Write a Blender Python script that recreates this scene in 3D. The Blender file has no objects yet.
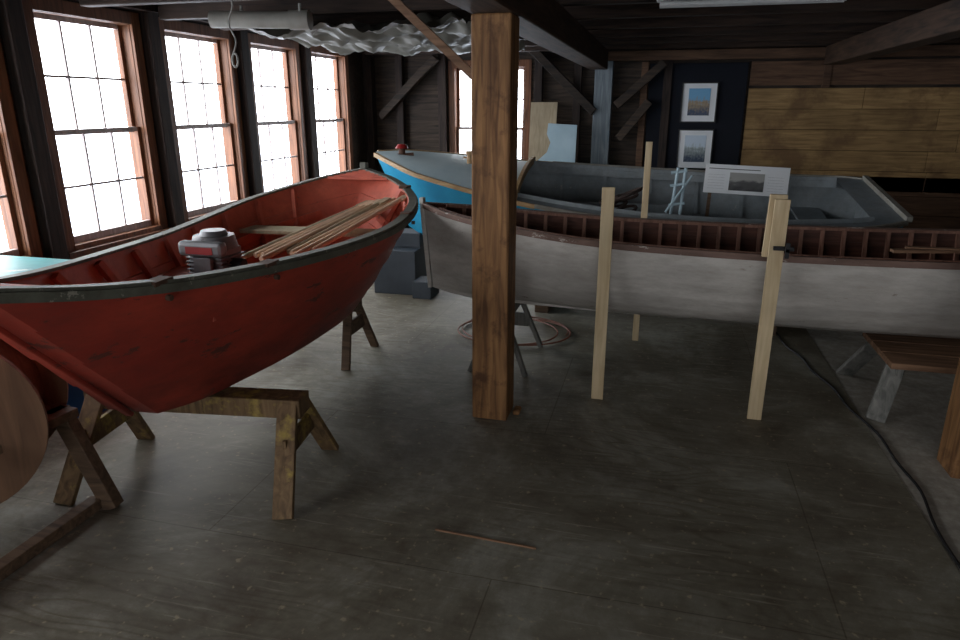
import bpy, bmesh, math, random
from mathutils import Vector, Matrix, noise
random.seed(7)
scene=bpy.context.scene
COL=scene.collection
# ---------------------------------------------------------------- materials
def new_mat(name):
    m=bpy.data.materials.new(name); m.use_nodes=True
    nt=m.node_tree; b=nt.nodes['Principled BSDF']
    return m,nt,b
def N(nt,t,**k):
    n=nt.nodes.new(t)
    for a,v in k.items(): setattr(n,a,v)
    return n
def rgb(c): return (*[ (v/255)**2.2 for v in c],1)
def ramp(nt,stops):
    r=N(nt,'ShaderNodeValToRGB'); e=r.color_ramp.elements
    while len(e)<len(stops): e.new(0.5)
    for i,(p,c) in enumerate(stops):
        e[i].position=p; e[i].color=c
    return r
def mat_wood(name,c1,c2,axis='X',scale=1.0,rough=.7,island=.35,bump=.15,spec=.3,stain=None,low_wear=None):
    m,nt,b=new_mat(name); L=nt.links.new
    tc=N(nt,'ShaderNodeTexCoord'); mp=N(nt,'ShaderNodeMapping')
    s={'X':(1.2,14,14),'Y':(14,1.2,14),'Z':(14,14,1.2)}[axis]
    mp.inputs['Scale'].default_value=[v*scale for v in s]
    L(tc.outputs['Object'],mp.inputs['Vector'])
    n1=N(nt,'ShaderNodeTexNoise'); n1.inputs['Scale'].default_value=2.2; n1.inputs['Detail'].default_value=7; n1.inputs['Distortion'].default_value=.8
    L(mp.outputs['Vector'],n1.inputs['Vector'])
    r=ramp(nt,[(.32,rgb(c1)),(.68,rgb(c2))]); L(n1.outputs['Fac'],r.inputs['Fac'])
    n2=N(nt,'ShaderNodeTexNoise'); n2.inputs['Scale'].default_value=2.5; n2.inputs['Detail'].default_value=4
    L(tc.outputs['Object'],n2.inputs['Vector'])
    geo=N(nt,'ShaderNodeNewGeometry')
    ma=N(nt,'ShaderNodeMath',operation='MULTIPLY_ADD'); L(geo.outputs['Random Per Island'],ma.inputs[0]); ma.inputs[1].default_value=island; ma.inputs[2].default_value=1-island*.5
    mb=N(nt,'ShaderNodeMath',operation='MULTIPLY_ADD'); L(n2.outputs['Fac'],mb.inputs[0]); mb.inputs[1].default_value=.7; mb.inputs[2].default_value=.65
    mc=N(nt,'ShaderNodeMath',operation='MULTIPLY'); L(ma.outputs[0],mc.inputs[0]); L(mb.outputs[0],mc.inputs[1])
    hs=N(nt,'ShaderNodeHueSaturation'); L(r.outputs['Color'],hs.inputs['Color']); L(mc.outputs[0],hs.inputs['Value'])
    out=hs.outputs['Color']
    if stain:
        n3=N(nt,'ShaderNodeTexNoise'); n3.inputs['Scale'].default_value=stain[2]; n3.inputs['Detail'].default_value=8; n3.inputs['Roughness'].default_value=.65
        L(tc.outputs['Object'],n3.inputs['Vector'])
        r3=ramp(nt,[(stain[1]-.05,(0,0,0,1)),(stain[1]+.07,(.8,.8,.8,1))]); L(n3.outputs['Fac'],r3.inputs['Fac'])
        mx=N(nt,'ShaderNodeMix',data_type='RGBA'); L(r3.outputs['Color'],mx.inputs[0]); L(out,mx.inputs[6]); mx.inputs[7].default_value=rgb(stain[0]); out=mx.outputs[2]
    L(out,b.inputs['Base Color'])
    b.inputs['Roughness'].default_value=rough; b.inputs['Specular IOR Level'].default_value=spec
    bp=N(nt,'ShaderNodeBump'); bp.inputs['Strength'].default_value=bump; bp.inputs['Distance'].default_value=.01
    L(n1.outputs['Fac'],bp.inputs['Height']); L(bp.outputs['Normal'],b.inputs['Normal'])
    return m
def mat_paint(name,c,c2=None,wear=None,wear_th=.62,wear_scale=6,rough=.5,spec=.4,streak=(1,1,1),bump=.08,metal=0,grime=None,low=None):
    """low=(z0,z1,colour): mottled blend into colour, growing downwards from height z1"""
    m,nt,b=new_mat(name); L=nt.links.new
    tc=N(nt,'ShaderNodeTexCoord'); mp=N(nt,'ShaderNodeMapping'); mp.inputs['Scale'].default_value=streak
    L(tc.outputs['Object'],mp.inputs['Vector'])
    n=N(nt,'ShaderNodeTexNoise'); n.inputs['Scale'].default_value=3; n.inputs['Detail'].default_value=6; n.inputs['Roughness'].default_value=.6
    L(mp.outputs['Vector'],n.inputs['Vector'])
    c2=c2 or tuple(v*.8 for v in c)
    r=ramp(nt,[(.35,rgb(c)),(.7,rgb(c2))]); L(n.outputs['Fac'],r.inputs['Fac'])
    out=r.outputs['Color']
    if grime:
        n4=N(nt,'ShaderNodeTexNoise'); n4.inputs['Scale'].default_value=11; n4.inputs['Detail'].default_value=9; n4.inputs['Roughness'].default_value=.75
        L(mp.outputs['Vector'],n4.inputs['Vector'])
        r4=ramp(nt,[(.42,(0,0,0,1)),(.75,(.75,.75,.75,1))]); L(n4.outputs['Fac'],r4.inputs['Fac'])
        mx4=N(nt,'ShaderNodeMix',data_type='RGBA'); L(r4.outputs['Color'],mx4.inputs[0]); L(out,mx4.inputs[6]); mx4.inputs[7].default_value=rgb(grime); out=mx4.outputs[2]
    if low:  # paint gets darker towards the bottom, broken up by noise
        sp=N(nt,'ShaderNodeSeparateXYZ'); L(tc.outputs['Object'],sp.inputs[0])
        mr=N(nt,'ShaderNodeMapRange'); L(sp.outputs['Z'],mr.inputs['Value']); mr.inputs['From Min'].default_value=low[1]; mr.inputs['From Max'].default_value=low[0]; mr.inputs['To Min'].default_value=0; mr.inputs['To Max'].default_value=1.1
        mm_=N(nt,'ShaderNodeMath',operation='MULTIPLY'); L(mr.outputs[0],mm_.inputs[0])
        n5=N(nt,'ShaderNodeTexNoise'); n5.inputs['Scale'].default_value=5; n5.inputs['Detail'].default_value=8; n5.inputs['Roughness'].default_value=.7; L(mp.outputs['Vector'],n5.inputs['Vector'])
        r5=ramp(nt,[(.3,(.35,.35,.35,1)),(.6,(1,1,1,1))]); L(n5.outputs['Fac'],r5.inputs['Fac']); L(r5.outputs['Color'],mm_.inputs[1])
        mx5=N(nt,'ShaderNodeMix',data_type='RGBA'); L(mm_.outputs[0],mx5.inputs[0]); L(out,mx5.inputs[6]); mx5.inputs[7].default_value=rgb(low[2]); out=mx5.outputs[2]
    if wear:
        n2=N(nt,'ShaderNodeTexNoise'); n2.inputs['Scale'].default_value=wear_scale; n2.inputs['Detail'].default_value=10; n2.inputs['Roughness'].default_value=.7
        L(mp.outputs['Vector'],n2.inputs['Vector'])
        r2=ramp(nt,[(wear_th,(0,0,0,1)),(wear_th+.03,(1,1,1,1))]); L(n2.outputs['Fac'],r2.inputs['Fac'])
        mx=N(nt,'ShaderNodeMix',data_type='RGBA'); L(r2.outputs['Color'],mx.inputs[0]); L(out,mx.inputs[6]); mx.inputs[7].default_value=rgb(wear); out=mx.outputs[2]
        bp=N(nt,'ShaderNodeBump'); bp.inputs['Strength'].default_value=bump*3; bp.inputs['Distance'].default_value=.004; bp.invert=True
        L(r2.outputs['Color'],bp.inputs['Height']); L(bp.outputs['Normal'],b.inputs['Normal'])
    L(out,b.inputs['Base Color']); b.inputs['Roughness'].default_value=rough; b.inputs['Specular IOR Level'].default_value=spec; b.inputs['Metallic'].default_value=metal
    return m

M={}
M['window_wood']=mat_wood('window_wood',(84,55,38),(124,83,59),'Z',rough=.45,island=.3)
M['muntin']=mat_wood('muntin_wood',(140,130,128),(180,168,164),'Z',rough=.5)
M['dark_stud']=mat_wood('dark_stud_wood',(34,28,26),(62,50,44),'Z')
M['dark_wall']=mat_wood('dark_wall_boards',(30,26,23),(64,53,44),'X',island=.8)
M['dark_ceiling']=mat_wood('dark_ceiling_boards',(26,23,21),(52,44,37),'Y',island=.6)
M['joist']=mat_wood('joist_wood',(38,31,27),(70,54,44),'X',island=.4)
M['girder']=mat_wood('girder_wood',(46,36,29),(80,61,48),'Y')
M['post']=mat_wood('post_wood',(88,60,38),(148,108,70),'Z',rough=.65,bump=.35,stain=((70,46,30),.58,5))
M['ochre']=mat_wood('ochre_plank',(124,98,66),(160,130,88),'X',island=.35,stain=((104,80,56),.55,2.2))
M['brownboard']=mat_wood('brown_board',(72,53,41),(104,79,61),'X',island=.5)
M['grey_timber']=mat_wood('grey_timber',(92,100,106),(124,132,136),'Z')
M['pine']=mat_wood('new_pine',(176,154,120),(200,180,146),'Z',rough=.6,island=.1,bump=.05)
M['pine_x']=mat_wood('new_pine_batten',(196,160,132),(222,190,160),'Y',rough=.6,island=.25,bump=.05)
M['old_wood']=mat_wood('old_sawhorse_wood',(70,56,46),(106,86,68),'X',island=.4)
M['greyleg']=mat_wood('grey_leg_wood',(92,92,88),(132,130,124),'Z',island=.3)
M['yellow_horse']=mat_wood('worn_yellow_sawhorse',(84,66,48),(126,102,74),'Z',island=.3,stain=((166,144,74),.58,9))
M['tabletop']=mat_wood('tabletop_wood',(100,74,56),(140,108,84),'X',island=.3)
M['drumply']=mat_wood('drum_plywood',(90,66,50),(120,90,68),'Z',island=.2,scale=.6)
M['drumedge']=mat_wood('drum_edge',(70,50,38),(95,70,52),'X')
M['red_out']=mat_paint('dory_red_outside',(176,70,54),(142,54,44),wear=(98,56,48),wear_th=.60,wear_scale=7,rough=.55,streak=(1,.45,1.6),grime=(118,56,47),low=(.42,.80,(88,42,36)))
M['red_in']=mat_paint('dory_red_inside',(208,108,85),(180,84,67),wear=(132,82,68),wear_th=.62,wear_scale=6,rough=.6,grime=(154,78,65))
M['red_dark']=mat_paint('dory_bottom_dark',(82,48,42),(58,38,34),rough=.7)
M['gunwale']=mat_paint('dory_gunwale_greygreen',(104,105,94),(72,72,63),wear=(142,138,126),wear_th=.62,wear_scale=14,rough=.6,grime=(70,62,53))
M['white_hull']=mat_paint('white_boat_hull',(192,187,180),(158,153,147),wear=(128,118,108),wear_th=.62,wear_scale=5,rough=.55,streak=(.5,1,1.8),grime=(140,133,124))
M['pink_wale']=mat_paint('worn_outwale',(118,94,84),(82,64,56),wear=(162,152,144),wear_th=.59,wear_scale=9,rough=.7,streak=(1,3,3))
M['brown_in']=mat_wood('boat_interior_brown',(66,42,34),(98,64,52),'X',island=.5,rough=.6)
M['rib_brown']=mat_wood('boat_rib_brown',(104,74,61),(138,101,86),'Z',island=.4,rough=.6)
M['blue_hull']=mat_paint('blue_boat_hull',(48,150,190),(40,128,168),wear=(100,164,184),wear_th=.68,rough=.4)
M['deck']=mat_paint('pale_blue_deck',(190,206,212),(166,188,198),wear=(200,200,190),wear_th=.64,rough=.45)
M['boat_grey']=mat_paint('boat_grey_paint',(142,149,152),(116,126,132),wear=(150,150,146),wear_th=.66,rough=.6,grime=(108,109,108))
M['grey_edge']=mat_paint('boat_edge_worn',(158,157,150),(126,124,116),rough=.6,grime=(112,100,86))
M['teak']=mat_wood('deck_trim_wood',(150,120,84),(186,154,112),'X',rough=.5)
M['steel']=mat_paint('machine_grey_metal',(130,130,132),(90,90,92),wear=(60,50,44),wear_th=.62,wear_scale=20,rough=.45,metal=.4)
M['black']=mat_paint('black_rubber',(22,22,24),rough=.6)
M['redlabel']=mat_paint('red_engine_label',(150,30,30),rough=.5)
M['rust']=mat_paint('rust_brown',(96,70,56),(70,52,44),rough=.8)
M['orange']=mat_paint('dull_orange_hose',(130,82,64),(106,72,60),rough=.6)
M['plastic']=mat_paint('dusty_plastic_sheet',(128,125,116),(96,93,84),rough=.5)
M['whitepipe']=mat_paint('grey_pvc_pipe',(150,146,136),(118,114,106),rough=.5)
M['white']=mat_paint('white_paint',(220,220,216),rough=.5)
M['paper']=mat_paint('white_mat_board',(232,234,236),(222,226,230),rough=.8)
M['frame']=mat_paint('black_frame',(16,16,18),rough=.4)
M['panel']=mat_paint('navy_display_panel',(20,24,34),(16,19,28),rough=.9)
M['lightblue']=mat_paint('light_blue_board',(168,190,200),(150,174,186),rough=.6)
M['tan']=mat_wood('tan_plywood',(156,140,114),(178,162,136),'Z')
M['teal']=mat_paint('teal_bench_top',(96,160,160),(70,128,132),wear=(160,176,170),wear_th=.6,rough=.5)
M['bluebucket']=mat_paint('blue_plastic',(40,80,130),rough=.4)
M['slate']=mat_paint('slate_box_paint',(62,68,74),(48,54,60),rough=.6)
M['rope']=mat_paint('rope_white',(170,168,160),rough=.9)
M['darkrope']=mat_paint('dark_gear',(44,36,34),(70,56,50),rough=.9)

def mat_floor():
    m,nt,b=new_mat('worn_painted_plywood_floor'); L=nt.links.new
    tc=N(nt,'ShaderNodeTexCoord')
    big=N(nt,'ShaderNodeTexNoise'); big.inputs['Scale'].default_value=.9; big.inputs['Detail'].default_value=12; big.inputs['Roughness'].default_value=.74; big.inputs['Distortion'].default_value=.5
    L(tc.outputs['Object'],big.inputs['Vector'])
    r=ramp(nt,[(.36,rgb((92,84,71))),(.5,rgb((118,113,100))),(.63,rgb((150,148,137)))]); L(big.outputs['Fac'],r.inputs['Fac'])
    mp=N(nt,'ShaderNodeMapping'); mp.inputs['Scale'].default_value=(.45,1.9,1); L(tc.outputs['Object'],mp.inputs['Vector'])
    cn=N(nt,'ShaderNodeTexNoise'); cn.inputs['Scale'].default_value=1.4; cn.inputs['Detail'].default_value=2.5; L(mp.outputs['Vector'],cn.inputs['Vector'])
    mu=N(nt,'ShaderNodeMath',operation='MULTIPLY'); L(cn.outputs['Fac'],mu.inputs[0]); mu.inputs[1].default_value=34
    fr=N(nt,'ShaderNodeMath',operation='PINGPONG'); L(mu.outputs[0],fr.inputs[0]); fr.inputs[1].default_value=1
    mg=ramp(nt,[(.0,(.72,.67,.60,1)),(.5,(1,1,1,1))]); L(fr.outputs[0],mg.inputs['Fac'])
    wn=N(nt,'ShaderNodeTexNoise'); wn.inputs['Scale'].default_value=.55; wn.inputs['Detail'].default_value=5; L(tc.outputs['Object'],wn.inputs['Vector'])
    wr=ramp(nt,[(.42,(.05,.05,.05,1)),(.6,(1,1,1,1))]); L(wn.outputs['Fac'],wr.inputs['Fac'])
    mx=N(nt,'ShaderNodeMix',data_type='RGBA',blend_type='MULTIPLY'); L(wr.outputs['Color'],mx.inputs[0])
    L(r.outputs['Color'],mx.inputs[6]); L(mg.outputs['Color'],mx.inputs[7])
    mp2=N(nt,'ShaderNodeMapping'); mp2.inputs['Scale'].default_value=(3,9,1); mp2.inputs['Rotation'].default_value=(0,0,.25); L(tc.outputs['Object'],mp2.inputs['Vector'])
    gr=N(nt,'ShaderNodeTexNoise'); gr.inputs['Scale'].default_value=2; gr.inputs['Detail'].default_value=10; gr.inputs['Roughness'].default_value=.7; gr.inputs['Distortion'].default_value=1.5; L(mp2.outputs['Vector'],gr.inputs['Vector'])
    mg2=ramp(nt,[(.35,(.86,.84,.82,1)),(.65,(1.06,1.06,1.05,1))]); L(gr.outputs['Fac'],mg2.inputs['Fac'])
    mxb=N(nt,'ShaderNodeMix',data_type='RGBA',blend_type='MULTIPLY'); mxb.inputs[0].default_value=1
    L(mx.outputs[2],mxb.inputs[6]); L(mg2.outputs['Color'],mxb.inputs[7])
    br=N(nt,'ShaderNodeTexBrick'); br.offset=.5; br.inputs['Scale'].default_value=1; br.inputs['Brick Width'].default_value=2.44; br.inputs['Row Height'].default_value=1.22
    br.inputs['Mortar Size'].default_value=.004; br.inputs['Mortar Smooth'].default_value=.6
    br.inputs['Color1'].default_value=(1,1,1,1); br.inputs['Color2'].default_value=(.93,.93,.92,1); br.inputs['Mortar'].default_value=(.60,.56,.50,1)
    mpb=N(nt,'ShaderNodeMapping'); mpb.inputs['Location'].default_value=(.5,.35,0); L(tc.outputs['Object'],mpb.inputs['Vector']); L(mpb.outputs['Vector'],br.inputs['Vector'])
    mx2=N(nt,'ShaderNodeMix',data_type='RGBA',blend_type='MULTIPLY'); mx2.inputs[0].default_value=1
    L(mxb.outputs[2],mx2.inputs[6]); L(br.outputs['Color'],mx2.inputs[7])
    st=N(nt,'ShaderNodeTexNoise'); st.inputs['Scale'].default_value=1.7; st.inputs['Detail'].default_value=9; st.inputs['Roughness'].default_value=.7; L(mpb.outputs['Vector'],st.inputs['Vector'])
    rst=ramp(nt,[(.53,(0,0,0,1)),(.70,(.65,.65,.65,1))]); L(st.outputs['Fac'],rst.inputs['Fac'])
    mxs=N(nt,'ShaderNodeMix',data_type='RGBA'); L(rst.outputs['Color'],mxs.inputs[0]); L(mx2.outputs[2],mxs.inputs[6]); mxs.inputs[7].default_value=rgb((76,66,54))
    out=mxs.outputs[2]
    for rot,sc in ((.5,(1.2,26,1)),(-.9,(1.0,22,1))):
        mps=N(nt,'ShaderNodeMapping'); mps.inputs['Scale'].default_value=sc; mps.inputs['Rotation'].default_value=(0,0,rot); L(tc.outputs['Object'],mps.inputs['Vector'])
        sn=N(nt,'ShaderNodeTexNoise'); sn.inputs['Scale'].default_value=1.6; sn.inputs['Detail'].default_value=6; sn.inputs['Roughness'].default_value=.6; L(mps.outputs['Vector'],sn.inputs['Vector'])
        rsn=ramp(nt,[(.62,(0,0,0,1)),(.72,(.45,.45,.45,1))]); L(sn.outputs['Fac'],rsn.inputs['Fac'])
        mxc=N(nt,'ShaderNodeMix',data_type='RGBA'); L(rsn.outputs['Color'],mxc.inputs[0]); L(out,mxc.inputs[6]); mxc.inputs[7].default_value=rgb((168,163,147)); out=mxc.outputs[2]
    sp=N(nt,'ShaderNodeTexNoise'); sp.inputs['Scale'].default_value=30; sp.inputs['Detail'].default_value=8; L(tc.outputs['Object'],sp.inputs['Vector'])
    rs=ramp(nt,[(.62,(0,0,0,1)),(.70,(.6,.6,.6,1))]); L(sp.outputs['Fac'],rs.inputs['Fac'])
    mx3=N(nt,'ShaderNodeMix',data_type='RGBA'); L(rs.outputs['Color'],mx3.inputs[0]); L(out,mx3.inputs[6]); mx3.inputs[7].default_value=rgb((164,151,124))
    L(mx3.outputs[2],b.inputs['Base Color'])
    rr=ramp(nt,[(.3,(.5,.5,.5,1)),(.7,(.72,.72,.72,1))]); L(big.outputs['Fac'],rr.inputs['Fac']); L(rr.outputs['Color'],b.inputs['Roughness'])
    b.inputs['Specular IOR Level'].default_value=.32
    bp=N(nt,'ShaderNodeBump'); bp.inputs['Strength'].default_value=.12; bp.inputs['Distance'].default_value=.004; L(gr.outputs['Fac'],bp.inputs['Height']); L(bp.outputs['Normal'],b.inputs['Normal'])
    return m
M['floor']=mat_floor()
def mat_concrete():
    m,nt,b=new_mat('worn_concrete'); L=nt.links.new
    tc=N(nt,'ShaderNodeTexCoord')
    v=N(nt,'ShaderNodeTexNoise'); v.inputs['Scale'].default_value=14; v.inputs['Detail'].default_value=10; v.inputs['Roughness'].default_value=.75; L(tc.outputs['Object'],v.inputs['Vector'])
    r=ramp(nt,[(.34,rgb((136,130,119))),(.5,rgb((156,150,139))),(.68,rgb((182,176,165)))]); L(v.outputs['Fac'],r.inputs['Fac'])
    L(r.outputs['Color'],b.inputs['Base Color']); b.inputs['Roughness'].default_value=.7
    bp=N(nt,'ShaderNodeBump'); bp.inputs['Strength'].default_value=.1; bp.inputs['Distance'].default_value=.005; L(v.outputs['Fac'],bp.inputs['Height']); L(bp.outputs['Normal'],b.inputs['Normal'])
    return m
M['concrete']=mat_concrete()
def mat_picture(name,top,mid,low,sc=9):
    m,nt,b=new_mat(name); L=nt.links.new
    tc=N(nt,'ShaderNodeTexCoord'); sep=N(nt,'ShaderNodeSeparateXYZ'); L(tc.outputs['Generated'],sep.inputs[0])
    n=N(nt,'ShaderNodeTexNoise'); n.inputs['Scale'].default_value=sc; n.inputs['Detail'].default_value=5; L(tc.outputs['Generated'],n.inputs['Vector'])
    ad=N(nt,'ShaderNodeMath',operation='MULTIPLY_ADD'); L(n.outputs['Fac'],ad.inputs[0]); ad.inputs[1].default_value=.7; L(sep.outputs['Z'],ad.inputs[2])
    r=ramp(nt,[(.45,rgb(low)),(.8,rgb(mid)),(1.0,rgb(top))]); L(ad.outputs[0],r.inputs['Fac'])
    L(r.outputs['Color'],b.inputs['Base Color']); b.inputs['Roughness'].default_value=.4
    return m
M['pic1']=mat_picture('photo_print_coast',(190,205,220),(140,150,150),(60,72,92))
M['pic2']=mat_picture('photo_print_harbour',(100,160,200),(150,130,100),(50,66,90))
M['pic3']=mat_picture('photo_print_landscape',(150,150,146),(70,70,70),(26,26,28),4)

# ---------------------------------------------------------------- mesh helpers
def group(name):
    e=bpy.data.objects.new(name,None); COL.objects.link(e); e.empty_display_size=.1
    return e
def mkobj(name,bm,mats,parent=None,smooth=None,bevel=0):
    me=bpy.data.meshes.new(name)
    bmesh.ops.recalc_face_normals(bm,faces=bm.faces)
    if smooth is not None:
        for f in bm.faces: f.smooth=True
        for e in bm.edges:
            if len(e.link_faces)==2:
                if e.calc_face_angle(0)>math.radians(smooth): e.smooth=False
            else: e.smooth=False
    bm.to_mesh(me); bm.free()
    for m in (mats if isinstance(mats,(list,tuple)) else [mats]): me.materials.append(M[m] if isinstance(m,str) else m)
    o=bpy.data.objects.new(name,me); COL.objects.link(o)
    if parent: o.parent=parent
    if bevel:
        b=o.modifiers.new('bevel','BEVEL'); b.width=bevel; b.segments=2; b.limit_method='ANGLE'
    return o
def addbox(bm,lo,hi,mi=0):
    vs=[bm.verts.new((x,y,z)) for x in (lo[0],hi[0]) for y in (lo[1],hi[1]) for z in (lo[2],hi[2])]
    for idx in ((0,1,3,2),(4,6,7,5),(0,4,5,1),(2,3,7,6),(0,2,6,4),(1,5,7,3)):
        f=bm.faces.new([vs[i] for i in idx]); f.material_index=mi
def addbeam(bm,p0,p1,w,h,up=(0,0,1),mi=0,w1=None,h1=None):
    p0=Vector(p0);p1=Vector(p1);d=(p1-p0).normalized();u=Vector(up)
    if abs(d.dot(u))>.98: u=Vector((0,1,0))
    s=d.cross(u).normalized(); u=s.cross(d).normalized()
    w1=w1 or w; h1=h1 or h; vs=[]
    for p,a,b in ((p0,w,h),(p1,w1,h1)):
        for sx,sz in ((-1,-1),(1,-1),(1,1),(-1,1)): vs.append(bm.verts.new(p+s*sx*a/2+u*sz*b/2))
    for idx in ((0,3,2,1),(4,5,6,7),(0,1,5,4),(1,2,6,5),(2,3,7,6),(3,0,4,7)):
        f=bm.faces.new([vs[i] for i in idx]); f.material_index=mi
def sweep(bm,pts,prof,mi=0,up=(0,0,1),closed=False,cap=True):
    pts=[Vector(p) for p in pts]; rings=[]; n=len(pts)
    for i,p in enumerate(pts):
        a=pts[i-1] if (i>0 or closed) else pts[0]; b=pts[(i+1)%n] if (i<n-1 or closed) else pts[-1]
        d=(b-a).normalized(); u=Vector(up)
        if abs(d.dot(u))>.99: u=Vector((0,1,0))
        s=d.cross(u).normalized(); u2=s.cross(d).normalized()
        rings.append([bm.verts.new(p+s*q[0]+u2*q[1]) for q in prof])
    k=len(prof)
    for i in range(n if closed else n-1):
        r0=rings[i]; r1=rings[(i+1)%n]
        for j in range(k):
            f=bm.faces.new([r0[j],r0[(j+1)%k],r1[(j+1)%k],r1[j]]); f.material_index=mi
    if cap and not closed:
        for r in (rings[0],rings[-1]):
            f=bm.faces.new(r); f.material_index=mi
def rect(w,h,dx=0,dz=0): return [(-w/2+dx,-h/2+dz),(w/2+dx,-h/2+dz),(w/2+dx,h/2+dz),(-w/2+dx,h/2+dz)]
def circ(r,n=10): return [(r*math.cos(2*math.pi*i/n),r*math.sin(2*math.pi*i/n)) for i in range(n)]
def addcyl(bm,p0,p1,r0,r1=None,n=20,mi=0):
    p0=Vector(p0);p1=Vector(p1);r1=r0 if r1 is None else r1
    d=(p1-p0).normalized();u=Vector((0,0,1)) if abs(d.z)<.9 else Vector((1,0,0))
    s=d.cross(u).normalized();u=s.cross(d)
    rs=[]
    for p,r in ((p0,r0),(p1,r1)):
        rs.append([bm.verts.new(p+(s*math.cos(2*math.pi*i/n)+u*math.sin(2*math.pi*i/n))*r) for i in range(n)])
    for i in range(n):
        f=bm.faces.new([rs[0][i],rs[0][(i+1)%n],rs[1][(i+1)%n],rs[1][i]]); f.material_index=mi
    for r in rs:
        f=bm.faces.new(r); f.material_index=mi
def interp(tab):
    tab=sorted(tab); xs=[t[0] for t in tab]; ys=[t[1:] for t in tab]; n=len(tab)
    def tan(i,k):
        if i==0: return (ys[1][k]-ys[0][k])/(xs[1]-xs[0])
        if i==n-1: return (ys[-1][k]-ys[-2][k])/(xs[-1]-xs[-2])
        return (ys[i+1][k]-ys[i-1][k])/(xs[i+1]-xs[i-1])
    def f(s):
        i=0
        while i<n-2 and s>xs[i+1]: i+=1
        h=xs[i+1]-xs[i]; t=max(0,min(1,(s-xs[i])/h)); o=[]
        for k in range(len(ys[0])):
            m0=tan(i,k)*h;m1=tan(i+1,k)*h
            o.append((2*t**3-3*t*t+1)*ys[i][k]+(t**3-2*t*t+t)*m0+(-2*t**3+3*t*t)*ys[i+1][k]+(t**3-t*t)*m1)
        return o
    return f

# ---------------------------------------------------------------- boats
class Boat:
    def __init__(s,sheer,bottom,prof,T,thick=.018):
        s.sh=interp(sheer); s.bt=interp(bottom); s.prof=prof; s.T=T; s.th=thick
    def P(s,u,t,side,inset=0,out=0,dz=0):
        g=s.sh(u);b=s.bt(u); a,c=s.prof(u,t)
        hb=b[1]+(g[1]-b[1])*a
        x=b[0]+(g[0]-b[0])*c; z=b[2]+(g[2]-b[2])*c
        hb=max(hb-inset+out,.002); z=z+inset*(1-t)+dz
        return s.T@Vector((x,side*hb,z))
    def shell(s,name,parent,m_out,m_in,K=4,lap=.010,n=44,sub=2,m_cap=None,cap0=True,cap1=True):
        ts=[]
        for k in range(K):
            for j in range(sub+1):
                ts.append((k/K+(j/sub)/K, lap*(1-j/sub)))
        bm=bmesh.new(); grids=[]
        for mi,ins in ((0,0),(1,s.th)):
            g=[]
            for i in range(n+1):
                u=i/n; uu=u
                row=[bm.verts.new(s.P(uu,t,1,ins,o)) for t,o in reversed(ts)]+[bm.verts.new(s.P(uu,t,-1,ins,o)) for t,o in ts]
                g.append(row)
            for i in range(n):
                for j in range(len(g[0])-1):
                    f=bm.faces.new([g[i][j],g[i+1][j],g[i+1][j+1],g[i][j+1]]); f.material_index=mi
                    if mi==0 and j==len(ts)-1: f.material_index=2
            grids.append(g)
        a,b=grids
        for i in range(n):
            for j in (0,-1):
                f=bm.faces.new([a[i][j],a[i+1][j],b[i+1][j],b[i][j]]); f.material_index=0
        for idx,c in ((0,cap0),(n,cap1)):
            if c:
                h=len(ts)
                for gi,(g) in enumerate((a,b)):
                    r=g[idx]
                    for j in range(h-1):
                        try:
                            f=bm.faces.new([r[j],r[j+1],r[2*h-2-j],r[2*h-1-j]]); f.material_index=gi
                        except Exception: pass
        return mkobj(name,bm,[m_out,m_in,m_cap or m_out],parent,smooth=28)
    def rail(s,bm,t,w,h,inset,dz=0,u0=0,u1=1,n=44,mi=0,sides=(1,-1)):
        for sd in sides:
            pts=[s.P(u0+(u1-u0)*i/n,t,sd,inset,0,dz) for i in range(n+1)]
            sweep(bm,pts,rect(w,h),mi)
    def rib(s,bm,u,w,d,mi=0,t0=0.02,t1=.97,bottom=True,m=9):
        X=(s.T.to_3x3()@Vector((1,0,0))).normalized()
        for sd in (1,-1):
            pts=[s.P(u,t0+(t1-t0)*j/m,sd,s.th+d/2) for j in range(m+1)]
            sweep(bm,pts,rect(d,w),mi,up=X)
        if bottom:
            addbeam(bm,s.P(u,t0,1,s.th+d/2),s.P(u,t0,-1,s.th+d/2),w,d,mi=mi)
    def thwart(s,bm,u,t,w,h,mi=0,gap=0):
        a=s.P(u,t,1,s.th+gap);b=s.P(u,t,-1,s.th+gap); addbeam(bm,a,b,w,h,mi=mi)
def TR(ox,oy,ang,roll=0,zc=1.0):
    return Matrix.Translation((ox,oy,0))@Matrix.Rotation(ang,4,'Z')@Matrix.Translation((0,0,zc))@Matrix.Rotation(roll,4,'X')@Matrix.Translation((0,0,-zc))

# --- red dory
ang=math.atan2(3.6,-.26)
dory=Boat([(0,0,.09,1.17),(.1,.33,.22,1.10),(.2,.7,.34,1.05),(.35,1.25,.48,1.01),(.5,1.8,.58,.99),(.65,2.35,.65,1.0),(.78,2.85,.62,1.05),(.88,3.2,.49,1.10),(.95,3.45,.28,1.16),(1,3.6,.03,1.21)],
 [(0,.66,.10,.475),(.1,.86,.17,.455),(.2,1.1,.22,.447),(.35,1.45,.29,.445),(.5,1.8,.33,.445),(.65,2.15,.35,.45),(.78,2.5,.31,.46),(.88,2.75,.21,.48),(.95,2.95,.1,.51),(1,3.1,.015,.54)],
 lambda u,t:(t**.82,t),TR(-2.02,1.5,ang),.018)
g=group('red_dory')
dory.shell('hull',g,'red_out','red_in',K=4,lap=.016,m_cap='red_dark')
bm=bmesh.new(); dory.rail(bm,1,.032,.034,-.010,-.014); dory.rail(bm,1,.055,.014,.012,.010)
mkobj('gunwale',bm,'gunwale',g,smooth=30)
bm=bmesh.new()
for u in (.1,.2,.3,.4,.5,.6,.7,.8,.89): dory.rib(bm,u,.035,.03)
dory.rail(bm,.62,.02,.06,.03,0,.06,.94)
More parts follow.
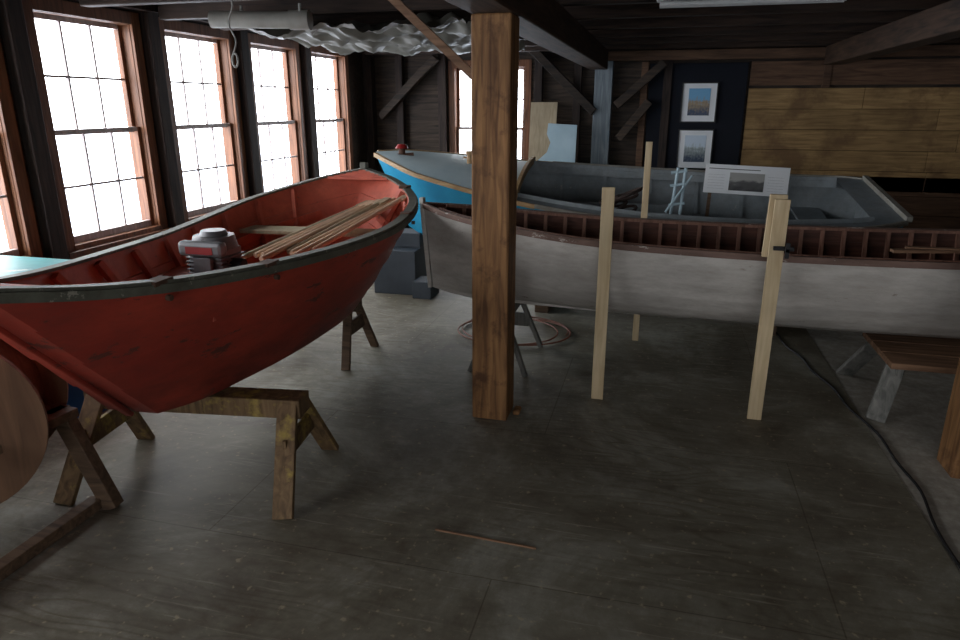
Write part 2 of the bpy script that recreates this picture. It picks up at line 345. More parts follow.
for (ua,ub) in ((0.0,.06),(.95,1)):
    for i in range(6):
        u=ua+(ub-ua)*(i+.5)/6
        addbeam(bm,dory.P(u,1,1,.02),dory.P(u,1,-1,.02),.07 if ua==0 else .05,.02)
for k in (-.18,-.06,.06,.18):
    pts=[dory.T@Vector((x,k,.49)) for x in (1.25,1.6,2.0,2.4,2.6)]
    sweep(bm,pts,rect(.1,.015))
mkobj('ribs_and_floorboards',bm,'red_in',g,smooth=30)
bm=bmesh.new()
for u,t in ((.23,.66),(.46,.66),): dory.thwart(bm,u,t,.2,.022)
mkobj('red_thwart',bm,'red_in',g,bevel=.003)
bm=bmesh.new(); dory.thwart(bm,.76,.72,.2,.024); mkobj('bare_wood_thwart',bm,'tan',g,bevel=.003)
bm=bmesh.new()
addbeam(bm,dory.T@Vector((3.57,0,.9)),dory.T@Vector((3.62,0,1.27)),.05,.06)
mkobj('stem_head',bm,'gunwale',g,bevel=.005)
bm=bmesh.new()
addbeam(bm,dory.T@Vector((.64,0,.47)),dory.T@Vector((-.02,0,1.16)),.035,.02)
mkobj('stern_post',bm,'red_out',g,bevel=.005)
bm=bmesh.new()
for u in (.16,.31,.72,.9):
    p=dory.P(u,1,-1,-.02,0,-.05); addcyl(bm,p,p+Vector((.02,0,0)),.012,n=10)
    p=dory.P(u,1,-1,.01,0,.012); addbox(bm,(p.x-.03,p.y-.05,p.z-.01),(p.x+.03,p.y+.05,p.z+.008))
mkobj('oarlock_sockets',bm,'rust',g)

# engine in dory
g=group('small_boat_engine')
cx,cy,cz=-2.16,2.97,.99
bm=bmesh.new(); addbox(bm,(cx-.10,cy-.09,cz-.13),(cx+.08,cy+.09,cz+.02)); 
addbox(bm,(cx-.06,cy-.12,cz-.09),(cx+.04,cy-.09,cz-.01))
for i in range(6): addbox(bm,(cx-.115,cy-.1,cz-.12+i*.02),(cx+.095,cy+.1,cz-.114+i*.02))
mkobj('crankcase_with_fins',bm,'steel',g,bevel=.004)
bm=bmesh.new(); addcyl(bm,(cx-.01,cy,cz+.02),(cx-.01,cy,cz+.085),.115,.10,28); addcyl(bm,(cx-.01,cy,cz+.085),(cx-.01,cy,cz+.11),.07,.06,20)
mkobj('flywheel_cover',bm,'steel',g,smooth=30)
bm=bmesh.new(); addbox(bm,(cx-.12,cy-.15,cz-.0),(cx+.13,cy-.09,cz+.075)); mkobj('fuel_tank',bm,'steel',g,bevel=.02)
bm=bmesh.new(); addbox(bm,(cx-.07,cy-.153,cz+.015),(cx+.08,cy-.149,cz+.05)); mkobj('label_plate',bm,'redlabel',g)
bm=bmesh.new(); addcyl(bm,(cx+.08,cy,cz-.06),(cx+.15,cy,cz-.06),.03,n=14); addcyl(bm,(cx,cy,cz-.13),(cx,cy,cz-.42),.03,n=12); addbox(bm,(cx-.14,cy-.05,cz-.11),(cx-.09,cy+.05,cz-.02))
addbox(bm,(cx-.12,cy-.12,cz-.2),(cx+.12,cy+.12,cz-.13))
mkobj('exhaust_and_mount',bm,'black',g,bevel=.004)
bm=bmesh.new()
for dx in (-.12,.12): addbox(bm,(cx+dx-.03,cy-.25,.49),(cx+dx+.03,cy+.25,cz-.19))
mkobj('engine_bed',bm,'red_in',g,bevel=.004)

g=group('bundle_of_oars')
bm=bmesh.new()
for i in range(8):
    x0=-2.30+.055*i+random.uniform(-.01,.01)
    p0=Vector((x0,3.42+random.uniform(-.12,.15),.86+.005*i)); p1=Vector((-2.16+.052*i,4.72+random.uniform(-.16,.1),.985+.01*i))
    addcyl(bm,p0,p1,.016,.014,10,mi=0 if i%4 else 1)
    d=(p1-p0).normalized()
    addbeam(bm,p1-d*.02,p1+d*.14,.055,.018,mi=0 if i%4 else 1)
mkobj('oar_shafts',bm,['pine_x','tan'],g,smooth=40)

# --- white boat
def roundprof(hmax,sh,p=.8,q=1.15):
    def f(u,t):
        e=min(1,sh(u)[1]/hmax)**.8; ph=t*math.pi/2
        a=math.sin(ph)**p if t>0 else 0; c=1-math.cos(ph)**q if t<1 else 1
        return (t*(1-e)+a*e, t*(1-e)+c*e)
    return f
sheer=[(0,0,.015,1.06),(.05,.22,.19,1.03),(.1,.48,.31,1.0),(.2,1.0,.44,.955),(.3,1.5,.50,.93),(.5,2.5,.53,.92),(.7,3.5,.5,.94),(.85,4.25,.36,.99),(.95,4.77,.17,1.05),(1,5,.015,1.1)]
wb=Boat(sheer,[(0,.05,.012,.50),(.05,.25,.015,.45),(.1,.5,.015,.43),(.2,1,.015,.415),(.3,1.5,.015,.405),(.5,2.5,.015,.40),(.7,3.5,.015,.405),(.85,4.25,.015,.43),(.95,4.75,.015,.47),(1,4.95,.012,.55)],None,TR(-1.55,4.45,0),.014)
wb.prof=roundprof(.53,wb.sh)
g=group('white_rowing_boat')
wb.shell('hull',g,'white_hull','brown_in',K=7,lap=.004,n=60)
bm=bmesh.new(); wb.rail(bm,1,.022,.035,-.008,-.012,n=60); mkobj('outwale',bm,'pink_wale',g,smooth=30)
bm=bmesh.new(); wb.rail(bm,1,.018,.018,.045,-.004,.03,.97,n=60)
for i in range(1,38): wb.rib(bm,i/38,.024,.022,m=8)
wb.rail(bm,.62,.012,.04,.04,0,.05,.95,n=50)
mkobj('ribs_and_inwale',bm,'rib_brown',g,smooth=30)
bm=bmesh.new()
for u in (.3,.52,.74): wb.thwart(bm,u,.62,.2,.02)
for i in range(8):
    u=.965+.004*i
    addbeam(bm,wb.P(u,1,1,.01,0,.0),wb.P(u,1,-1,.01,0,.0),.03,.018)
addbeam(bm,(1.22,3.99,.965),(1.55,4.02,.975),.05,.015); addbeam(bm,(1.3,4.05,.975),(1.62,4.0,.985),.04,.012)
mkobj('thwarts',bm,'tabletop',g)
bm=bmesh.new()
keel=[wb.T@Vector((wb.bt(i/30)[0],0,wb.bt(i/30)[2]-.010)) for i in range(31)]
sweep(bm,keel,rect(.03,.035))
addbeam(bm,wb.T@Vector((.03,0,.47)),wb.T@Vector((-.02,0,1.1)),.03,.05)
addbeam(bm,wb.T@Vector((4.97,0,.5)),wb.T@Vector((5.02,0,1.14)),.03,.05)
mkobj('keel_and_stems',bm,'white_hull',g,bevel=.004)

# --- blue boat
bb=Boat([(0,0,.03,1.30),(.05,.2,.2,1.27),(.12,.5,.38,1.21),(.3,1.35,.62,1.08),(.5,2.2,.76,1.0),(.7,3.05,.78,.96),(.9,3.85,.70,.96),(.97,4.12,.63,.975),(1,4.25,.56,.98)],
 [(0,.25,.012,.62),(.05,.4,.015,.52),(.12,.65,.02,.46),(.3,1.4,.02,.42),(.5,2.2,.02,.40),(.7,3.05,.02,.42),(.9,3.8,.02,.46),(1,4.17,.02,.50)],None,TR(-2.5,5.92,math.radians(3),math.radians(10),1.05),.02)
bb.prof=roundprof(.78,bb.sh,.75,1.2)
g=group('blue_sailing_skiff')
bb.shell('hull',g,'blue_hull','boat_grey',K=7,lap=.003,n=50)
def deckgrid(bm,u0,u1,f0,f1,n,m,camber,dz,mi=0):
    g=[]
    for i in range(n+1):
        u=u0+(u1-u0)*i/n; A=bb.sh(u); row=[]
        for j in range(m+1):
            v=f0+(f1-f0)*j/m
            row.append(bm.verts.new(bb.T@Vector((A[0],A[1]*v*.985,A[2]+dz+camber*(1-v*v)*A[1]))))
        g.append(row)
    for i in range(n):
        for j in range(m):
            f=bm.faces.new([g[i][j],g[i+1][j],g[i+1][j+1],g[i][j+1]]); f.material_index=mi
bm=bmesh.new(); deckgrid(bm,0,.3,-1,1,14,12,.09,.004); mkobj('foredeck',bm,'deck',g,smooth=30)
bm=bmesh.new()
for s0 in (1,-1): deckgrid(bm,.3,1,s0*.82,s0,26,2,0,.004)
deckgrid(bm,.95,1,-1,1,3,8,0,.003)
mkobj('side_decks',bm,'boat_grey',g,smooth=30)
bm=bmesh.new(); bb.rail(bm,1,.03,.035,-.01,-.008,u1=.34,n=30)
A=bb.sh(.3)
pts=[bb.T@Vector((A[0],A[1]*v,A[2]+.02+.09*(1-v*v)*A[1])) for v in [k/8-1 for k in range(17)]]
sweep(bm,pts,rect(.03,.06))
mkobj('wood_trim_and_coaming',bm,'teak',g,smooth=30)
bm=bmesh.new(); bb.rail(bm,1,.03,.035,-.01,-.002,u0=.34,n=30)
mkobj('grey_rubrail',bm,'grey_edge',g,smooth=30)
bm=bmesh.new()
for sd in (1,-1):
    pts=[]
    for i in range(27):
        u=.3+.65*i/26; a=bb.sh(u); pts.append(bb.T@Vector((a[0],sd*a[1]*.82,a[2]-.01)))
    sweep(bm,pts,rect(.015,.09))
for u,t in ((.48,.5),(.68,.5),(.9,.6)): bb.thwart(bm,u,t,.24,.02)
for i in range(6):
    u=.36+.1*i; bb.rib(bm,u,.03,.025)
bx=bb.T@Vector((1.7,0,.68)); bx2=bb.T@Vector((2.7,0,.68)); addbeam(bm,bx,bx2,.07,.4)
mkobj('interior_framing',bm,'boat_grey',g,smooth=30)
bm=bmesh.new()
a=bb.T@Vector((.24,.0,1.29)); addcyl(bm,a,a+Vector((0,0,.05)),.03,.03,14,mi=1); addcyl(bm,a+Vector((0,0,.05)),a+Vector((0,0,.085)),.06,.035,16)
addcyl(bm,a+Vector((-.08,-.02,-.02)),a+Vector((.1,.03,-.005)),.018,n=8,mi=1)
mkobj('red_bow_vent',bm,['redlabel','rust'],g,smooth=30)
bm=bmesh.new(); a=bb.T@Vector((.85,.05,1.2)); addcyl(bm,a,a+Vector((0,0,.08)),.03,.025,14); addcyl(bm,a+Vector((0,0,.08)),a+Vector((0,0,.11)),.038,.038,14)
addbeam(bm,a+Vector((-.06,0,.05)),a+Vector((.06,0,.05)),.015,.015)
mkobj('mooring_bitt',bm,'teak',g,smooth=30)
bm=bmesh.new()
pts=[bb.P(1,1,1)+Vector((.02,0,.02)),bb.P(1,1,-1)+Vector((.02,0,.02))]
sweep(bm,pts,rect(.04,.04)); 
mkobj('transom_cap',bm,'grey_edge',g)

g=group('pile_of_dark_rope')
bm=bmesh.new()
for k in range(9):
    c=Vector((-.28+random.uniform(-.14,.14),5.6+random.uniform(-.12,.12),.82+.025*k)); r=random.uniform(.07,.14)
    tx=random.uniform(-.5,.5);ty=random.uniform(-.5,.5)
    pts=[c+Vector((r*math.cos(a),r*math.sin(a),r*(tx*math.cos(a)+ty*math.sin(a)))) for a in [2*math.pi*i/18 for i in range(18)]]
    sweep(bm,pts,circ(.013,6),closed=True)
addcyl(bm,(-.28,5.6,.6),(-.28,5.6,.85),.12,.14,16)
mkobj('rope_coils_on_bucket',bm,'darkrope',g,smooth=40)
g=group('blue_oarlock_stand')
bm=bmesh.new()
for dx in (-.04,.04): addcyl(bm,(.12+dx,5.6,.6),(.16+dx*.7,5.6,1.24),.012,n=8)
for z in (.95,1.1,1.2): addcyl(bm,(.08,5.6,z),(.2,5.6,z+.02),.012,n=8)
addcyl(bm,(.06,5.55,.9),(.24,5.62,1.18),.01,n=8)
addbox(bm,(.02,5.5,.55),(.24,5.7,.6))
mkobj('bars',bm,'lightblue',g,smooth=40)

# --- boat supports
def sawhorse(name,c,ang,length,h,spread,mt,ml,legw=.09,topw=.1,toph=.09,inset=.06,splay=.05):
    g=group(name); T=Matrix.Translation(c)@Matrix.Rotation(ang,4,'Z')
    bm=bmesh.new(); addbeam(bm,T@Vector((-length/2,0,h-toph/2)),T@Vector((length/2,0,h-toph/2)),topw,toph); mkobj('top_beam',bm,mt,g,bevel=.006)
    bm=bmesh.new()
    for sx in (-1,1):
        for sy in (-1,1):
            addbeam(bm,T@Vector((sx*(length/2-inset),sy*.045,h-.01)),T@Vector((sx*(length/2-inset+splay),sy*spread/2,0.0)),.028,legw,up=T.to_3x3()@Vector((1,0,0)))
        addbeam(bm,T@Vector((sx*(length/2-inset+.02),-spread*.27,h*.55)),T@Vector((sx*(length/2-inset+.02),spread*.27,h*.55)),.02,.1)
    mkobj('legs',bm,ml,g,bevel=.004)
    return g
sawhorse('yellow_sawhorse',(-2.01,2.485,0),math.radians(8),1.04,.44,.64,'yellow_horse','yellow_horse',topw=.13,legw=.09)
sawhorse('dory_sawhorse',(-2.25,4.15,0),0,.62,.44,.5,'old_wood','old_wood',legw=.06)
sawhorse('boat_trestle',(-.95,4.4,0),math.pi/2,.62,.385,.38,'greyleg','greyleg',legw=.05,topw=.08,toph=.07)
sawhorse('boat_trestle',(2.9,4.45,0),math.pi/2,.7,.37,.4,'greyleg','greyleg',legw=.06)
g=group('low_work_table')
bm=bmesh.new()
for i in range(3): addbox(bm,(1.30,3.92+i*.2,.325),(2.3,4.11+i*.2,.36))
mkobj('table_planks',bm,'tabletop',g,bevel=.004)
bm=bmesh.new()
for x in (1.38,2.2):
    s=-1 if x<2 else 1
    addbeam(bm,(x,4.08,.33),(x+s*.1,3.95,0),.03,.1,up=(1,0,0)); addbeam(bm,(x,4.42,.33),(x+s*.1,4.68,0),.03,.1,up=(1,0,0)); addbeam(bm,(x,4.0,.29),(x,4.48,.29),.03,.07)
mkobj('grey_legs',bm,'greyleg',g,bevel=.004)
g=group('blue_boat_cradle')
bm=bmesh.new()
for x,y0,y1 in ((-.9,5.55,6.45),(.9,5.4,6.6)):
    addbox(bm,(x-.06,y0,.0),(x+.06,y1,.1)); addbox(bm,(x-.05,5.85,.1),(x+.05,6.1,.36))
    for y in (y0+.06,y1-.06): addbeam(bm,(x,y,.08),(x,y,.46),.08,.08)
mkobj('timbers',bm,'old_wood',g,bevel=.005)
g=group('slate_step_box')
bm=bmesh.new()
addbox(bm,(-2.55,5.8,0),(-2.13,6.15,.42)); addbox(bm,(-2.5,5.95,.42),(-2.13,6.2,.56)); addbox(bm,(-2.13,5.7,0),(-1.95,5.95,.16))
mkobj('box',bm,'slate',g,bevel=.006)

def stick(name,x,y,z1,w=.085,d=.02,lean=0,extra=None):
    g=group(name); bm=bmesh.new(); addbeam(bm,(x,y,0),(x+lean,y,z1),w,d,up=(0,1,0)); mkobj('stick',bm,'pine',g,bevel=.002)
    return g
stick('upright_batten',-.27,3.86,1.27,w=.07)
g=stick('upright_batten',.62,3.80,1.24,w=.075)
bm=bmesh.new(); addbeam(bm,(.60,3.84,.93),(.605,3.84,1.26),.085,.03,up=(0,1,0)); mkobj('spacer_block',bm,'pine',g,bevel=.002)
bm=bmesh.new(); addbox(bm,(.60,3.76,.98),(.70,3.78,1.0)); addcyl(bm,(.66,3.71,.99),(.66,3.94,.99),.01,n=8); addbox(bm,(.65,3.71,.95),(.67,3.72,1.03)); mkobj('clamp',bm,'black',g)
stick('upright_batten',-.09,5.02,1.46,w=.045)

# ---------------------------------------------------------------- room shell
XL,XR,YF,YB,ZC=-4.0,5.2,-4.0,9.2,2.5
bm=bmesh.new(); addbox(bm,(XL-.15,YF-.15,-.1),(1.22,YB+.15,0)); mkobj('floor',bm,'floor')
bm=bmesh.new(); addbox(bm,(1.22,YF-.15,-.1),(XR+.15,YB+.15,-.004)); mkobj('floor_concrete',bm,'concrete')
bm=bmesh.new(); addbox(bm,(XL-.15,YF-.15,ZC),(XR+.15,YB+.15,ZC+.05)); mkobj('ceiling',bm,'dark_ceiling')
def wall(name,axis,pos,thick,a0,a1,openings,mat,z1=ZC):
    bm=bmesh.new()
    def bx(s,e,za,zb):
        if e-s<1e-4 or zb-za<1e-4: return
        if axis=='X': addbox(bm,(min(pos,pos+thick),s,za),(max(pos,pos+thick),e,zb))
        else: addbox(bm,(s,min(pos,pos+thick),za),(e,max(pos,pos+thick),zb))
    cur=a0
    for (s,e,za,zb) in sorted(openings):
        bx(cur,s,0,z1); bx(s,e,0,za); bx(s,e,zb,z1); cur=e
    bx(cur,a1,0,z1)
    return mkobj(name,bm,mat)
wz0,wz1=.74,2.30
lw=[(3.87+1.24*k,3.87+1.24*k+.90) for k in range(-6,4)]
wall('wall_left','X',XL,-.15,YF,YB,[(a,b,wz0,wz1) for a,b in lw],'dark_wall')
wall('wall_back','Y',YB,.15,XL-.15,XR+.15,[(-2.75,-1.78,.62,2.19)],'dark_wall')
wall('wall_right','X',XR,.15,YF,YB,[],'dark_wall')
fw=[(-1.1,0),(.4,1.5),(2.2,3.3)]
wall('wall_front','Y',YF,-.15,XL-.15,XR+.15,[(a,b,.8,2.2) for a,b in fw],'dark_wall')
def sash_window(name,axis,pos,out,a0,a1,z0,z1,cols=3,rows=2):
    g=group(name); bmf=bmesh.new(); bmm=bmesh.new()
    def bx(bm,s,e,za,zb,d0,d1):
        p0=pos+out*d0;p1=pos+out*d1; lo,hi=min(p0,p1),max(p0,p1)
        if axis=='X': addbox(bm,(lo,s,za),(hi,e,zb))
        else: addbox(bm,(s,lo,za),(e,hi,zb))
    c=.075
    bx(bmf,a0-c,a0+.012,z0-.02,z1+c,-.025,.0); bx(bmf,a1-.012,a1+c,z0-.02,z1+c,-.025,.0)
    bx(bmf,a0+.012,a1-.012,z1-.012,z1+c,-.025,0); bx(bmf,a0-c-.02,a1+c+.02,z0-.055,z0-.02,-.07,0.0)
    bx(bmf,a0-c,a1+c,z0-.14,z0-.055,-.02,0)
    bx(bmf,a0,a0+.015,z0,z1,0,.15); bx(bmf,a1-.015,a1,z0,z1,0,.15); bx(bmf,a0,a1,z0-.02,z0+.015,-.03,.15); bx(bmf,a0,a1,z1-.015,z1,0,.15)
    mid=(z0+z1)/2
    for (za,zb,d) in ((z0+.015,mid+.02,.03),(mid-.02,z1-.015,.075)):
        sa,sb=a0+.015,a1-.015; fw_=.035
        bx(bmf,sa,sa+fw_,za,zb,d,d+.035); bx(bmf,sb-fw_,sb,za,zb,d,d+.035)
        bx(bmm,sa+fw_,sb-fw_,za,za+(.05 if d<.05 else .032),d,d+.035); bx(bmm,sa+fw_,sb-fw_,zb-.032,zb,d,d+.035)
        ia,ib=sa+fw_,sb-fw_; ja,jb=za+.032,zb-.032
        for k in range(1,cols): x=ia+(ib-ia)*k/cols; bx(bmm,x-.008,x+.008,ja,jb,d+.005,d+.024)
        for k in range(1,rows): z=ja+(jb-ja)*k/rows; bx(bmm,ia,ib,z-.008,z+.008,d+.006,d+.023)
    mkobj('frame',bmf,'window_wood',g,bevel=.003); mkobj('muntins',bmm,'muntin',g)
    return g
n=1
for a,b in lw:
    sash_window('window_%d'%n,'X',XL,-1,a,b,wz0,wz1); n+=1
sash_window('window_%d'%n,'Y',YB,1,-2.75,-1.78,.62,2.19); n+=1
for a,b in fw: sash_window('window_%d'%n,'Y',YF,-1,a,b,.8,2.2); n+=1
bm=bmesh.new()
for a,b in lw:
    m=a-.17; addbox(bm,(XL,m-.06,0),(XL+.08,m+.06,ZC))
addbox(bm,(XL,YB-.14,0),(XL+.12,YB,ZC)); addbox(bm,(XL,YF,2.39),(XL+.12,YB,ZC)); 
mkobj('trim_left_studs',bm,'dark_stud',bevel=.006)
bm=bmesh.new()
for x in (-3.5,-2.9,-1.6,-1.1,.0): addbox(bm,(x-.05,YB-.10,0),(x+.05,YB,ZC))
addbox(bm,(XL,YB-.11,2.34),(-.9,YB,2.5))
mkobj('trim_back_studs',bm,'dark_stud',bevel=.006)
bm=bmesh.new()
addbeam(bm,(-3.75,YB-.16,1.55),(-2.95,YB-.16,2.3),.1,.12,up=(0,1,0)); addbeam(bm,(-1.74,YB-.16,2.44),(-.87,YB-.16,1.62),.1,.13,up=(0,1,0))
addbeam(bm,(-.6,YB-.16,1.7),(-.05,YB-.16,2.2),.1,.12,up=(0,1,0)); addbeam(bm,(-.55,YB-.16,1.3),(-.2,YB-.16,1.75),.1,.1,up=(0,1,0))
mkobj('trim_diagonal_braces',bm,'dark_wall',bevel=.006)
bm=bmesh.new(); addbox(bm,(-.88,YB-.18,0),(-.66,YB-.02,2.3)); mkobj('trim_grey_post',bm,'grey_timber',bevel=.008)
bm=bmesh.new(); addbox(bm,(-.97,YB-.24,2.22),(XR,YB-.1,2.33)); mkobj('trim_back_beam',bm,'brownboard',bevel=.006)
bm=bmesh.new(); addbox(bm,(-.32,YB-.09,.0),(-.235,YB,2.21)); mkobj('trim_door_jamb',bm,'brownboard',bevel=.006)
bm=bmesh.new(); z=.72
while z<1.9:
    x=.95
    while x<XR:
        l=random.uniform(1.0,2.6); addbox(bm,(x,YB-.05,z),(min(x+l,XR)-.004,YB-.012,z+.232)); x+=l
    z+=.236
mkobj('trim_ochre_planks',bm,'ochre',bevel=.003)
bm=bmesh.new(); addbox(bm,(.95,YB-.055,1.93),(XR,YB-.01,2.2)); z=0
while z<.7: addbox(bm,(.95,YB-.05,z),(XR,YB-.012,z+.22)); z+=.225
addbox(bm,(1.75,YB-.07,1.9),(1.83,YB-.0,2.3))
mkobj('trim_brown_planks',bm,'brownboard',bevel=.003)
g=group('display_panel'); bm=bmesh.new(); addbox(bm,(-.22,YB-.07,.55),(.92,YB-.015,2.19)); mkobj('panel',bm,'panel',g,bevel=.003)
def picture(name,x0,x1,z0,z1,pic,y=YB-.07):
    g=group(name); f=.014
    bm=bmesh.new(); addbox(bm,(x0,y-.03,z0),(x0+f,y,z1));addbox(bm,(x1-f,y-.03,z0),(x1,y,z1));addbox(bm,(x0+f,y-.03,z0),(x1-f,y,z0+f));addbox(bm,(x0+f,y-.03,z1-f),(x1-f,y,z1)); mkobj('frame',bm,'frame',g)
    bm=bmesh.new(); addbox(bm,(x0+f,y-.018,z0+f),(x1-f,y-.002,z1-f)); mkobj('mat_board',bm,'paper',g)
    bm=bmesh.new(); w=x1-x0;h=z1-z0; addbox(bm,(x0+w*.2,y-.021,z0+h*.18),(x1-w*.2,y-.018,z1-h*.15)); mkobj('print',bm,pic,g)
picture('framed_photograph',.18,.60,1.50,1.97,'pic2')
picture('framed_photograph',.18,.60,.94,1.42,'pic1')
g=group('information_sign')
ST=Matrix.Translation((.74,6.45,.95))@Matrix.Rotation(math.radians(-10),4,'X')@Matrix.Rotation(math.radians(2),4,'Y')
def sbox(bm,x0,x1,z0,z1,y0,y1):
    k=len(bm.verts); addbox(bm,(x0,y0,z0),(x1,y1,z1)); bm.verts.ensure_lookup_table()
    for v in bm.verts[k:]: v.co=ST@v.co
bm=bmesh.new(); sbox(bm,-.36,.34,0,.25,0,.015); mkobj('board',bm,'paper',g)
bm=bmesh.new(); sbox(bm,-.15,.14,.03,.185,-.003,0); mkobj('landscape_print',bm,'pic3',g)
bm=bmesh.new()
for k in range(6):
    sbox(bm,.17,.30,.04+.024*k,.0408+.024*k,-.002,0); sbox(bm,-.33,-.19,.04+.024*k,.0408+.024*k,-.002,0)
sbox(bm,-.33,.1,.21,.216,-.002,0)
mkobj('text_lines',bm,'frame',g)
bm=bmesh.new()
for x in (-.3,.28): sbox(bm,x-.015,x+.015,-.4,.24,.016,.03)
mkobj('stand_legs',bm,'old_wood',g)
g=group('tan_plywood_offcut'); bm=bmesh.new(); addbeam(bm,(-1.5,8.75,0),(-1.5,YB-.2,1.74),.34,.015,up=(0,1,0)); mkobj('board',bm,'tan',g)
g=group('light_blue_panel')
bm=bmesh.new(); prof=[(-1.5,0),(-1.04,0),(-1.04,1.47),(-1.40,1.49),(-1.41,1.36),(-1.36,1.26),(-1.40,1.14),(-1.5,1.05)]
f=[bm.verts.new((x,8.5+(z/1.5)*.25,z)) for x,z in prof]; b_=[bm.verts.new((x,8.52+(z/1.5)*.25,z)) for x,z in prof]
bm.faces.new(f); bm.faces.new(b_[::-1])
for i in range(len(f)): bm.faces.new([f[i],f[(i+1)%len(f)],b_[(i+1)%len(f)],b_[i]])
mkobj('board',bm,'lightblue',g)

# ceiling structure
bm=bmesh.new()
for k in range(17):
    y=-3.6+.78*k
    if y<YB: addbox(bm,(XL+.13,y-.04,2.34),(XR,y+.04,ZC))
mkobj('trim_ceiling_joists',bm,'joist',bevel=.006)
bm=bmesh.new()
addbox(bm,(-.94,YF,2.12),(-.72,YB-.25,2.34)); addbox(bm,(1.7,YF,2.14),(1.9,YB-.25,2.34)); addbox(bm,(4,YF,2.14),(4.2,YB-.25,2.34))
mkobj('trim_ceiling_girders',bm,'girder',bevel=.01)
bm=bmesh.new(); addbox(bm,(-.935,3.41,0),(-.735,3.61,2.12)); addbox(bm,(-.72,3.5,0),(-.68,3.58,.03))
mkobj('centre_post',bm,'post',bevel=.01)
bm=bmesh.new(); addbox(bm,(1.46,3.36,-.012),(1.66,3.56,2.34)); mkobj('side_post',bm,'post',bevel=.01)
g=group('ceiling_knee_brace'); bm=bmesh.new(); addbeam(bm,(-.94,3.48,1.84),(-1.5,3.46,2.34),.03,.04); mkobj('brace',bm,'tabletop',g)
g=group('hanging_pipe'); bm=bmesh.new(); addcyl(bm,(-3.1,4.5,2.27),(-2.5,4.59,2.26),.055,n=20); addcyl(bm,(-2.54,4.58,2.26),(-2.4,4.60,2.26),.065,n=20)
mkobj('pipe',bm,'whitepipe',g,smooth=30)
bm=bmesh.new(); 
for x in (-2.9,-2.45): addcyl(bm,(x,4.56,2.3),(x,4.56,2.36),.01,n=6)
mkobj('hangers',bm,'rope',g)
g=group('plastic_sheeting'); bm=bmesh.new(); nx,ny=70,60; rows=[]
for i in range(nx+1):
    r=[]
    for j in range(ny+1):
        x=-3.3+1.9*i/nx; y=4.72+2.5*j/ny
        sag=.05*math.sin(math.pi*i/nx)+.06*abs(math.sin(math.pi*(y+3.6)/.78))
        z=2.32-sag+.09*noise.noise(Vector((x*3.2,y*2.6,0)))+.05*noise.noise(Vector((x*9,y*6,3)))+.015*noise.noise(Vector((x*26,y*20,7)))
        edge=.05*noise.noise(Vector((x*5,0,9)))
        r.append(bm.verts.new((x+.05*noise.noise(Vector((x*4,y*4,5))),y+edge,min(z,2.335))))
    rows.append(r)
for i in range(nx):
    for j in range(ny): bm.faces.new([rows[i][j],rows[i+1][j],rows[i+1][j+1],rows[i][j+1]])
mkobj('sheet',bm,'plastic',g,smooth=35)
g=group('hanging_cord'); bm=bmesh.new()
pts=[Vector((-2.62+.02*math.sin(i*.9),4.0,2.34-.03*i)) for i in range(12)]
sweep(bm,pts,circ(.006,6),up=(0,1,0)); c=Vector((-2.62,4.0,1.97)); pts=[c+Vector((.02*math.cos(a),0,.04*math.sin(a))) for a in [k*math.pi/6 for k in range(12)]]; sweep(bm,pts,circ(.008,6),up=(0,1,0),closed=True)
mkobj('cord',bm,'rope',g,smooth=40)
g=group('fluorescent_fixture'); bm=bmesh.new(); addbox(bm,(-.1,4.5,2.29),(.95,4.62,2.34)); mkobj('housing',bm,'white',g,bevel=.01)
bm=bmesh.new(); addcyl(bm,(-.08,4.53,2.272),(.93,4.53,2.272),.015,n=12); addcyl(bm,(-.08,4.59,2.272),(.93,4.59,2.272),.015,n=12); mkobj('tubes',bm,'white',g,smooth=30)

# ---------------------------------------------------------------- foreground left & misc
g=group('plywood_cable_drum')
ax=Vector((.55,-.83,-.05)).normalized(); c=Vector((-2.66,1.84,.56))
bm=bmesh.new(); addcyl(bm,c-ax*.17,c+ax*.17,.30,n=40,mi=1)
addcyl(bm,c+ax*.17,c+ax*.19,.39,n=48,mi=0); addcyl(bm,c-ax*.19,c-ax*.17,.39,n=48,mi=0)
addcyl(bm,c+ax*.19,c+ax*.2,.06,n=20,mi=1)
mkobj('drum',bm,['drumply','drumedge'],g,smooth=30)
g=group('low_trestle_bench')
bm=bmesh.new()
addbeam(bm,(-2.44,1.55,.44),(-2.40,2.16,.44),.1,.04); addbeam(bm,(-2.40,2.12,.44),(-3.2,2.10,.44),.1,.04); 
addbeam(bm,(-2.4,2.12,.43),(-2.24,2.14,0),.06,.07)
addbeam(bm,(-2.29,1.2,.03),(-2.30,2.12,.03),.06,.05); addbeam(bm,(-3.1,2.1,.43),(-3.2,2.15,0),.06,.07); addbeam(bm,(-2.42,1.6,.43),(-2.3,1.3,0),.06,.07)
mkobj('frame',bm,'old_wood',g,bevel=.004)
g=group('workbench'); bm=bmesh.new(); addbox(bm,(-3.9,.4,.78),(-3.35,3.25,.82),1)
for y in (.5,1.9,3.1):
    for x in (-3.85,-3.45): addbox(bm,(x,y,0),(x+.08,y+.08,.78))
addbox(bm,(-3.85,.5,.2),(-3.4,3.15,.23))
mkobj('bench',bm,['old_wood','teal'],g,bevel=.004)
g=group('blue_bucket'); bm=bmesh.new(); addcyl(bm,(-3.15,2.95,.0),(-3.15,2.95,.3),.12,.15,28); addcyl(bm,(-3.15,2.95,.28),(-3.15,2.95,.3),.158,.158,28); mkobj('bucket',bm,'bluebucket',g,smooth=30)
g=group('coiled_orange_hose'); bm=bmesh.new(); pts=[]
for i in range(160):
    a=i/160*2*math.pi*2.3; r=.42+.05*math.sin(a*1.3)-.04*(i/160); pts.append((-1.05+r*1.05*math.cos(a),4.98+r*.85*math.sin(a),.012+.006*(i/160)*3))
sweep(bm,pts,circ(.006,6)); mkobj('hose',bm,'orange',g,smooth=40)
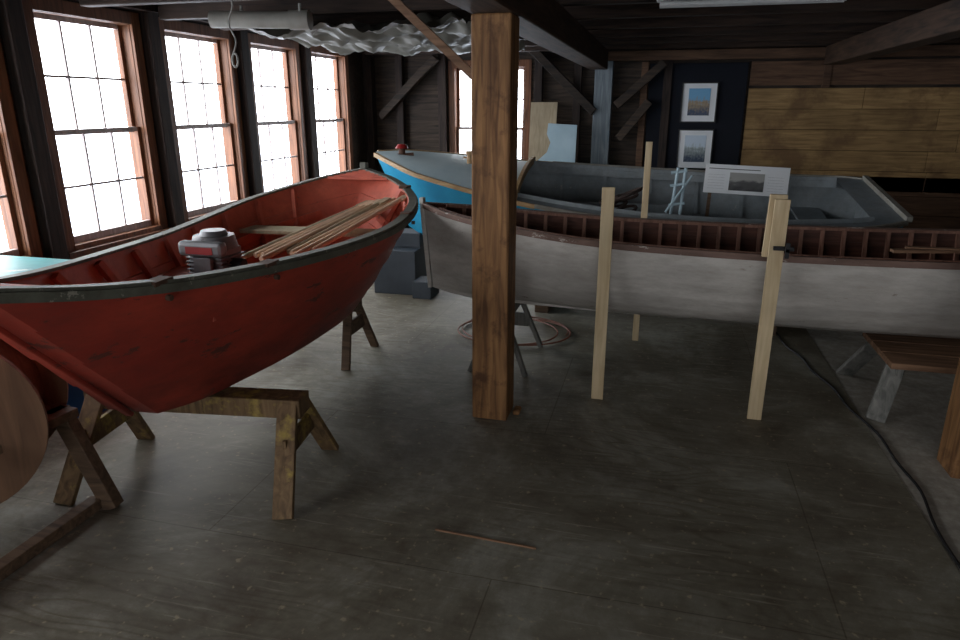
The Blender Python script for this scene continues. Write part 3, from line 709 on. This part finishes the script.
g=group('black_floor_cable'); bm=bmesh.new(); cf=interp([(0,.9,6.3),(.2,.97,5.4),(.45,1.12,4.52),(.7,1.26,3.49),(.88,1.24,2.66),(1,1.21,1.2)])
pts=[(cf(i/60)[0]+.012*math.sin(i*.7),cf(i/60)[1],.005) for i in range(61)]; sweep(bm,pts,circ(.007,6)); mkobj('cable',bm,'black',g,smooth=40)
g=group('loose_floor_batten'); bm=bmesh.new(); addbeam(bm,(-.80,2.33,.004),(-.37,2.31,.004),.007,.007); mkobj('strip',bm,'tabletop',g)

# ---------------------------------------------------------------- light
w=bpy.data.worlds.new('overcast_sky'); scene.world=w; w.use_nodes=True; nt=w.node_tree; bg=nt.nodes['Background']
tc=N(nt,'ShaderNodeTexCoord'); sep=N(nt,'ShaderNodeSeparateXYZ'); nt.links.new(tc.outputs['Generated'],sep.inputs[0])
r=ramp(nt,[(.44,(.62,.68,.78,1)),(.52,(.93,.96,1.0,1)),(.8,(.92,.955,1.0,1))])
mm=N(nt,'ShaderNodeMath',operation='MULTIPLY_ADD'); nt.links.new(sep.outputs['Z'],mm.inputs[0]); mm.inputs[1].default_value=.5; mm.inputs[2].default_value=.5
nt.links.new(mm.outputs[0],r.inputs['Fac']); nt.links.new(r.outputs['Color'],bg.inputs['Color']); bg.inputs['Strength'].default_value=11.0
def portal(name,loc,rot,sx,sy):
    l=bpy.data.lights.new(name,'AREA'); l.shape='RECTANGLE'; l.size=sx; l.size_y=sy; l.cycles.is_portal=True
    o=bpy.data.objects.new(name,l); o.location=loc; o.rotation_euler=rot; COL.objects.link(o)
for i,(a,b) in enumerate(lw): portal('sky_portal_left_%d'%i,(XL-.16,(a+b)/2,(wz0+wz1)/2),(0,-math.pi/2,0),wz1-wz0,b-a)
portal('sky_portal_back',(-2.265,YB+.16,1.4),(-math.pi/2,0,0),.97,1.57)
for i,(a,b) in enumerate(fw): portal('sky_portal_front_%d'%i,((a+b)/2,YF-.16,1.5),(math.pi/2,0,0),b-a,1.4)

# ---------------------------------------------------------------- camera
cam=bpy.data.cameras.new('camera'); co=bpy.data.objects.new('camera',cam); COL.objects.link(co)
cam.lens=25.5; cam.sensor_width=36; cam.clip_end=200
co.location=(0,0,1.7); co.rotation_euler=(math.radians(90-17.5),0,math.radians(14.6))
scene.camera=co
try:
    scene.view_settings.view_transform='Standard'; scene.view_settings.look='None'
except Exception: pass
